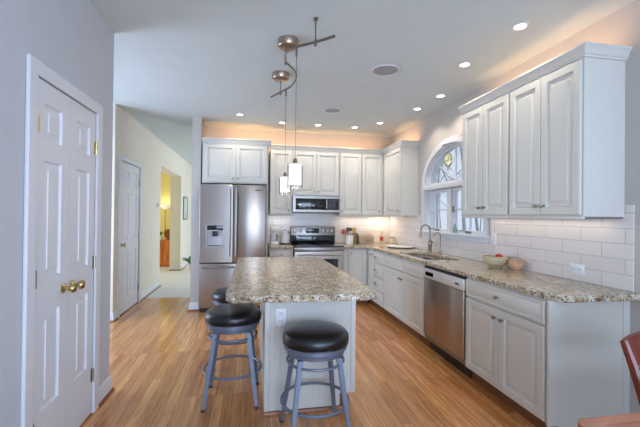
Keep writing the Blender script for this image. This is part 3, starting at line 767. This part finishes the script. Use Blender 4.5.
for x, y, r, lb in ((1.228, 3.248, .135, 'round in-ceiling speaker grille nearer the camera'), (1.02, 4.63, .12, 'round in-ceiling speaker grille farther back near the cabinets')):
    t = thing('ceiling_speaker', lb, 'speaker', (x, y, CE), 0, 'round ceiling speakers')
    MB().lathe([(r-.018, -.001), (r, -.001), (r, -.006), (r-.006, -.010), (r-.016, -.009), (r-.018, -.005)], n=40, cap=False).build('trim_ring', m_trim, t)
    MB().lathe([(.001, -.007), (r*.6, -.006), (r-.019, -.004), (r-.019, -.001), (.001, -.001)], n=36).build('grille', m_grille, t)

# track light: two canopies, a bent rail and two hanging pendants
TZ = 2.6
trk = thing('track_light', 'nickel S curved monorail track hung from two ceiling canopies', 'track light', (0, 0, 0))
m_canopy = mat('satin_nickel_canopy', (178, 160, 142), .3, 1)
CAN = ((.262, 2.86), (.256, 3.55))
for x, y in CAN:
    MB().lathe([(.001, -.062), (.07, -.062), (.078, -.058), (.083, -.05), (.085, -.001), (.001, -.001)], x, y, CE, 36).build('canopy', m_canopy, trk)
tp = [(.537, 2.385), (.422, 2.496), (.315, 2.58), (.262, 2.635), (.236, 2.70), (.230, 2.77), (.236, 2.835), (.262, 2.90), (.315, 2.985), (.350, 3.07), (.367, 3.163), (.362, 3.29), (.336, 3.422), (.259, 3.581), (.173, 3.755)]
def spl(P, k=5):
    out = []
    for i in range(len(P)-1):
        p0, p1, p2, p3 = (Vector(P[max(i-1, 0)]), Vector(P[i]), Vector(P[i+1]), Vector(P[min(i+2, len(P)-1)]))
        for j in range(k):
            t_ = j/k
            out.append(.5*((2*p1)+(p2-p0)*t_+(2*p0-5*p1+4*p2-p3)*t_*t_+(3*p1-p0-3*p2+p3)*t_**3))
    return out+[Vector(P[-1])]
MB().tube([(p.x, p.y, TZ) for p in spl(tp)], .011, 8, flat=(1, .55)).build('rail', m_nickel, trk)
MB().tube([(.422, 2.496, TZ-.03), (.422, 2.496, CE-.012)], .0055, 8).lathe([(.016, -.014), (.016, -.001)], .422, 2.496, CE, 16).lathe([(.009, -.03), (.009, .018)], .422, 2.496, TZ, 12).build('standoff', m_nickel, trk)
for x, y in ((.242, 2.85), (.258, 3.585)):
    MB().tube([(x, y, TZ-.03), (x, y, CE-.06)], .005, 8).lathe([(.009, -.03), (.009, .018)], x, y, TZ, 12).build('power_stem', m_nickel, trk)
def pendant(x, y, z0, z1, label):
    t = thing('pendant_light', label, 'pendant light', (x, y, z0), 0, 'two cylinder glass pendants over the island')
    h = z1-z0
    MB().lathe([(.040, .012), (.044, .012), (.046, .016), (.046, h-.004), (.044, h), (.012, h), (.012, h-.003), (.042, h-.004), (.042, .016), (.040, .012)], n=32, cap=False).build('shade', m_shade, t)
    MB().lathe([(.0525, -.02), (.0545, -.02), (.0545, h-.012), (.0525, h-.012), (.0525, -.02)], n=32, cap=False).build('outer_glass', m_clear, t)
    MB().lathe([(.016, h+.001), (.016, h+.03), (.006, h+.045), (.001, h+.046)], n=16).build('socket_cap', m_nickel, t)
    MB().tube([(0, 0, h+.04), (0, 0, TZ-z0-.012)], .003, 6).build('cable', m_nickel, t)
    MB().lathe([(.001, TZ-z0-.07), (.008, TZ-z0-.068), (.008, TZ-z0-.008), (.001, TZ-z0-.007)], n=12).build('connector', m_nickel, t)
    d = bpy.data.lights.new('pendant_bulb', 'POINT'); d.energy = 5; d.color = WARM; d.shadow_soft_size = .03
    o = bpy.data.objects.new('pendant_bulb', d); COL.objects.link(o); o.location = (x, y, z0-.01)
pendant(.3, 2.60, 1.59, 1.745, 'lit white cylinder pendant nearer the camera, overlapping the other in front')
pendant(.305, 3.49, 1.595, 1.745, 'lit white cylinder pendant farther back, seen partly behind the other')

# ------------------------------------------------------------------ counter things
cm = thing('coffee_maker', 'small white coffee maker on the counter beside the refrigerator', 'coffee maker', (.345, 5.72, .9145))
MB().box(-.06, .06, -.09, .09, 0, .05, .008).box(-.055, .055, .03, .09, .05, .26, .008).box(-.06, .06, -.085, .09, .215, .29, .012).build('housing', m_white, cm)
ca = MB().lathe([(.045, 0), (.05, .02), (.05, .09), (.035, .13), (.038, .145)], 0, -.03, .052, 24).build('carafe', m_clear, cm)
MB().tube([(.02, -.075, .16), (.03, -.115, .15), (.03, -.115, .09), (.02, -.078, .08)], .006, 8).build('carafe_handle', m_blk, ca)
kt = thing('kettle', 'white electric kettle on the counter left of the range', 'kettle', (.51, 5.74, .9145))
MB().lathe([(.001, .0), (.07, .0), (.072, .02), (.001, .022)], n=28).build('power_base', m_slot, kt)
MB().lathe([(.066, .023), (.07, .06), (.062, .14), (.05, .195), (.03, .212), (.001, .216)], n=28).build('body', m_white, kt)
MB().tube([(.045, -.02, .19), (.085, -.04, .20), (.1, -.045, .14), (.085, -.035, .06), (.065, -.02, .055)], .008, 8).build('handle', m_blk, kt)
MB().lathe([(.012, .213), (.014, .225), (.001, .232)], n=14).build('lid_knob', m_blk, kt)
ck = thing('utensil_crock', 'white ceramic crock right of the range holding cooking utensils', 'crock', (1.565, 5.72, .9145))
MB().lathe([(.001, 0), (.062, 0), (.066, .01), (.066, .135), (.07, .14), (.07, .148), (.06, .148), (.058, .14), (.058, .02), (.001, .018)], n=32).build('pot', m_white, ck)
m_spw = woodgrain('kitchen_spoon_wood', (150, 92, 50), (190, 128, 78)); m_spd = mat('dark_utensil', (70, 62, 58), .4); m_spr = mat('terracotta_utensil', (168, 92, 74), .4); m_spy = mat('mustard_utensil', (214, 150, 52), .4)
for lb, m_, dx, dy, tx, ty, h, hw in (('terracotta coloured spatula leaning left in the crock', m_spr, -.035, 0, -.115, .0, .215, .034), ('reddish wooden spoon in the crock beside the terracotta spatula', m_spw, -.02, -.02, -.065, -.03, .205, .028),
        ('dark grey ladle standing upright in the crock', m_spd, -.005, .02, -.02, .02, .255, .032), ('dark slotted spoon in the crock beside the yellow spatula', m_spd, .02, 0, .03, .01, .26, .024), ('mustard yellow spatula leaning right in the crock', m_spy, .03, -.02, .085, -.02, .255, .032)):
    t = thing('utensil', lb, 'utensil', (1.565, 5.72, .9345), 0, 'cooking utensils in the crock')
    MB().tube([(dx*.6, dy*.6, .0), (tx*.75, ty*.75, h*.7)], .005, 8).build('handle', m_, t)
    MB().sphere(0, 0, 0, hw, 1.25, 16, 10).build('head', m_, t, loc=(tx*.9, ty*.9, h*.85))
    t.children[1].scale = (1, .3, 1)
tag(MB().box(1.66, 1.725, 5.80, 5.93, .9145, 1.10, .008).build('knife_block', woodgrain('olive_block_wood', (120, 104, 70), (150, 132, 92))), 'olive brown wooden block behind the utensil crock', 'knife block')
bb = thing('bread_box', 'beige bread box against the tile left of the corner glow', 'bread box', (1.865, 5.80, .9145))
MB().box(-.125, .125, -.08, .10, .0, .03, .004).prism([(-.08, .03), (.1, .03), (.1, .165), (.03, .165), (-.03, .15), (-.065, .115)], -.125, .125, axis='X').build('box', mat('beige_enamel', (168, 146, 124), .45), bb)
MB().tube([(-.03, -.088, .06), (.03, -.088, .06)], .006, 8).tube([(-.03, -.088, .06), (-.03, -.076, .06)], .005, 8).tube([(.03, -.088, .06), (.03, -.076, .06)], .005, 8).build('handle', m_nickel, bb)
bt = thing('bottle', 'clear bottle with a red label in the counter corner', 'bottle', (2.155, 5.80, .9145))
MB().lathe([(.001, 0), (.028, 0), (.03, .006), (.03, .13), (.012, .165), (.012, .195), (.001, .196)], n=20).build('glass', mat('cream_bottle', (226, 208, 174), .15), bt)
MB().lathe([(.0305, .05), (.0308, .05), (.0308, .12), (.0305, .12)], n=20, cap=False).build('label', mat('red_label', (190, 70, 50), .5), bt)
MB().lathe([(.013, .1965), (.014, .215), (.001, .217)], n=14).build('cap', m_white, bt)
cd = thing('candle_jar', 'cream candle jar glowing under the corner cabinet', 'candle', (2.30, 5.70, .9145))
MB().lathe([(.001, 0), (.042, 0), (.045, .008), (.045, .10), (.04, .10), (.001, .098)], n=24).build('wax', mat('cream_wax', (244, 226, 184), .4), cd)
MB().lathe([(.046, .101), (.046, .112), (.02, .118), (.001, .119)], n=24).build('lid', m_nickel, cd)
pl = MB()
prof_ = [(.001, 0), (.7, 0), (1.0, .018), (1.0, .022), (.7, .007), (.001, .007)]
pl.lathe(prof_, n=40)
for v in pl.bm.verts: v.co = (v.co.x*.19, v.co.y*.27, v.co.z)
tag(pl.build('platter', m_white, loc=(2.17, 5.08, .9145)), 'white oval platter lying on the counter left of the sink', 'platter')
bw_ = thing('fruit_bowl', 'pale wooden bowl of fruit on the window counter', 'bowl', (2.215, 2.97, .9145))
MB().lathe([(.001, .0), (.045, .0), (.05, .006), (.085, .03), (.108, .07), (.114, .108), (.108, .108), (.102, .07), (.08, .036), (.04, .014), (.001, .012)], n=40).build('shell', m_palew, bw_)
m_apple = mat('red_apple_skin', (196, 40, 40), .25, var=.25, scale=10); m_orange = mat('pale_orange_skin', (216, 150, 84), .45, bump=.2, bscale=200)
def fruit(name, lb, m_, x, y, z, r, cat):
    t = thing(name, lb, cat, (x, y, z)); pr = [(r*math.sin(PI*i/14)*(1-.06*math.cos(PI*i/14)), -r*math.cos(PI*i/14)*(.92 if i not in (0, 14) else .80)) for i in range(15)]
    MB().lathe(pr, n=24).build('flesh', m_, t, ang=80)
    MB().tube([(0, 0, r*.78), (.004, 0, r*1.08)], .003, 6).build('stem', m_bark, t)
fruit('apple', 'bright red apple on top of the fruit bowl', m_apple, 2.215, 2.93, 1.012, .036, 'apple')
fruit('apple', 'dull red apple low in the fruit bowl beneath the top one', m_apple, 2.172, 2.985, .972, .034, 'apple')
fruit('orange', 'pale orange resting inside the fruit bowl near its back rim', m_orange, 2.252, 2.99, .972, .035, 'orange')
sb_ = thing('small_bowl', 'small peach toned wooden bowl tucked right of the fruit bowl', 'bowl', (2.283, 2.795, .9145))
MB().lathe([(.001, 0), (.03, 0), (.05, .025), (.061, .06), (.063, .09), (.058, .09), (.054, .06), (.043, .028), (.001, .012)], n=32).build('shell', woodgrain('peach_bowl_wood', (190, 142, 104), (220, 182, 146), .45), sb_)
vb = thing('glass_bottle', 'small green glass bottle standing on the kitchen window sill', 'bottle', (XR+.005, 3.93, WS+.0035))
MB().lathe([(.001, 0), (.024, 0), (.026, .006), (.026, .06), (.01, .085), (.01, .11), (.001, .111)], n=18).build('body', mat('green_glass', (128, 150, 132), .1), vb)

# ------------------------------------------------------------------ wall plates
def outlet(label, loc, rot, horiz=False, kind='outlet', w_=.075, h_=.118):
    t = thing('wall_outlet' if kind == 'outlet' else 'light_switch', label, kind, loc, rot)
    if horiz: w_, h_ = h_, w_
    MB().box(-w_/2, w_/2, -.006, -.0005, -h_/2, h_/2, .002).build('plate', m_plate, t)
    if kind == 'outlet':
        for k in (-1, 1):
            cx, cz = (k*.026, 0) if horiz else (0, k*.026)
            so = MB().box(cx-.017, cx+.017, -.0085, -.0062, cz-.017, cz+.017, .002).build('socket', m_plate, t)
            MB().box(cx-.009, cx-.006, -.0092, -.0086, cz-.004, cz+.008).box(cx+.006, cx+.009, -.0092, -.0086, cz-.004, cz+.008).build('slot', m_slot, so)
    else:
        MB().box(-.016, .016, -.009, -.0062, -.032, .032, .002).build('rocker', m_white, t)
    return t
outlet('white double outlet on the beadboard end of the island', (.203, iy0+.006, .665), 0)
outlet('white horizontal outlet on the tile above the counter end', (XR-.008, 2.265, 1.0), RB, True)
outlet('white switch on the tile just right of the window sill', (XR-.008, 3.20, 1.165), RB, kind='switch')
outlet('white light switch on the cream hall wall', (XH, 6.74, 1.08), PI/2, kind='switch')
outlet('white outlet low on the cream hall wall', (XH, 6.73, .45), PI/2)
th = thing('thermostat', 'round white thermostat on the hall wall above the switch', 'thermostat', (XH, 7.05, 1.53), PI/2)
MB().lathe([(.001, -.0005), (.05, -.0005), (.05, -.018), (.04, -.026), (.001, -.028)], n=28, axis='Y').build('dial', m_plate, th)
MB().lathe([(.001, -.0282), (.022, -.0282), (.02, -.032), (.001, -.032)], n=20, axis='Y').build('face', m_slot, th)

# ------------------------------------------------------------------ far room
pc = thing('wall_picture', 'framed pale picture on the far hall wall', 'picture', (XH, 9.83, 1.53), PI/2)
MB().prism([(-.26, -.3), (.26, -.3), (.26, .3), (-.26, .3)], -.025, -.0005, [[(-.22, -.26), (.22, -.26), (.22, .26), (-.22, .26)]], axis='Y').build('frame', mat('grey_frame', (120, 124, 128), .4), pc)
MB().box(-.22, .22, -.012, -.006, -.26, .26).build('print', mat('pale_print', (196, 206, 206), .6, var=.3, scale=7), pc)
lc = thing('side_cabinet', 'orange pine side cabinet seen through the hall opening', 'cabinet', (-2.62, 9.92, 0))
MB().box(0, .54, .02, .44, .05, .66).box(-.015, .555, 0, .455, .66, .69, .005).box(.01, .53, .03, .42, .001, .05).build('carcass', m_orangew, lc)
for i in range(2):
    d_ = MB().front(.01+.262*i, .268+.262*i, .07, .645, .019, .018).build('door', m_orangew, lc); knob(d_, .235+.07*i, .0, .38, m_brass)
tag(MB().lathe([(.001, -.03), (.10, -.03), (.125, -.012), (.125, .012), (.10, .03), (.001, .03)], n=28, axis='Y').box(-.05, .05, -.03, .03, -.155, -.115, .006).build('carved_plaque', woodgrain('carved_brown_wood', (124, 66, 38), (168, 100, 64)), loc=(-2.21, 10.27, .846)), 'round carved brown wood plaque on the orange cabinet', 'ornament')
def plant(name, label, loc, n, L_, seed, pot_r=.07):
    t = thing(name, label, 'plant', loc); rr = random.Random(seed)
    MB().lathe([(.001, 0), (pot_r*.75, 0), (pot_r, pot_r*1.6), (pot_r*.9, pot_r*1.6), (pot_r*.88, pot_r*1.4), (.001, pot_r*1.4)], n=20).build('pot', m_white, t)
    b = MB()
    for k in range(n):
        a = rr.uniform(0, 2*PI); l = L_*rr.uniform(.6, 1.1); w_ = l*.13; P0 = Vector((0, 0, pot_r*1.4)); d = Vector((math.cos(a), math.sin(a), 0)); sd = Vector((-d.y, d.x, 0))
        rows = []
        for j in range(7):
            q = j/6; p = P0 + d*l*.75*q**1.2 + Vector((0, 0, l*(1.05*q-.55*q*q*rr.uniform(.8, 1.2)))); ww = w_*math.sin(PI*min(.97, .08+q*.92))
            rows.append((b.bm.verts.new(p+sd*ww), b.bm.verts.new(p-Vector((0, 0, .12*ww))), b.bm.verts.new(p-sd*ww)))
        for r0, r1 in zip(rows, rows[1:]):
            b.bm.faces.new((r0[0], r0[1], r1[1], r1[0])); b.bm.faces.new((r0[1], r0[2], r1[2], r1[1]))
    fo = b.build('foliage', m_leaf, t); sm = fo.modifiers.new('thickness', 'SOLIDIFY'); sm.thickness = .003
    return t
plant('potted_plant', 'small leafy green plant on the orange cabinet', (-2.38, 10.06, .6905), 14, .22, 3)
pt = plant('potted_plant', 'broad leaved green plant standing on the carpet by the far hall wall', (-1.47, 9.15, .0), 26, .30, 5, .11)
fl = thing('floor_lamp', 'tall torchiere floor lamp with glowing yellow shade behind the orange cabinet', 'floor lamp', (-2.38, 10.6, 0))
MB().lathe([(.001, 0), (.11, 0), (.11, .012), (.03, .03), (.012, .05)], n=24).build('base', m_brass, fl)
MB().tube([(0, 0, .04), (0, 0, 1.50)], .011, 10).build('pole', m_brass, fl)
MB().lathe([(.02, 1.50), (.06, 1.51), (.12, 1.56), (.145, 1.64), (.14, 1.64), (.11, 1.565), (.02, 1.51)], n=28, cap=False).build('lamp_shade', emit('lit_yellow_shade', (1, .9, .66, 1), .4), fl)
d = bpy.data.lights.new('floor_lamp_bulb', 'POINT'); d.energy = 1.2; d.color = (1, .9, .65); d.shadow_soft_size = .05
o = bpy.data.objects.new('floor_lamp_bulb', d); COL.objects.link(o); o.location = (-2.38, 10.6, 1.72)

# ------------------------------------------------------------------ dining table and chair at the lower right
dt = thing('dining_table', 'corner of a reddish wood dining table at the lower right', 'table', (1.535, .2, 0))
MB().prism(roundrect(-.55, .55, -.95, .757, .03), .718, .75).build('tabletop', m_redwood, dt, bevel=.006)
MB().box(-.45, .45, -.85, .65, .64, .7175).build('apron', m_redwood, dt)
for sx in (-1, 1):
    for sy in (-.86, .66): MB().beam((sx*.46, sy, .001), (sx*.46, sy, .6395), .045, .07).build('leg', m_redwood, dt)
ch = thing('dining_chair', 'dark cherry dining chair with curved crest rail behind the table', 'chair', (1.805, .99, 0), .0)
# faces -Y towards the table; local origin below the seat centre
MB().prism(roundrect(-.22, .22, -.2, .2, .04), .43, .455).build('seat', m_chair, ch, bevel=.006)
for sx in (-1, 1):
    MB().beam((sx*.19, -.17, .001), (sx*.19, -.17, .4295), .03, .04).build('leg', m_chair, ch)
    MB().tube([(sx*.2, .2, .001), (sx*.205, .19, .25), (sx*.21, .185, .44), (sx*.218, .205, .60), (sx*.23, .25, .76), (sx*.236, .285, .855)], [.02, .021, .022, .021, .019, .016], 8).build('back_post', m_chair, ch)
def rail(z0, z1, nm, depth):
    b = MB(); n = 12; rows = []
    for i in range(n+1):
        q = -1+2*i/n; x = q*.24; yb_ = .26+depth*(1-q*q)
        lean = .12
        rows.append([(x, yb_+lean*(z0-.78)*3-.011, z0), (x, yb_+lean*(z1-.78)*3-.011, z1+.02*(1-q*q)), (x, yb_+lean*(z1-.78)*3+.011, z1+.02*(1-q*q)), (x, yb_+lean*(z0-.78)*3+.011, z0)])
    b.loops(rows); return b.build(nm, m_chair, ch, bevel=.004)
rail(.755, .855, 'crest_rail', .05); rail(.57, .61, 'lower_rail', .04)
for i in range(5):
    x = -.14+.07*i; q = x/.24; MB().tube([(x, .26+.04*(1-q*q)-.065, .605), (x, .26+.05*(1-q*q)-.007, .76)], .008, 8).build('spindle', m_chair, ch)
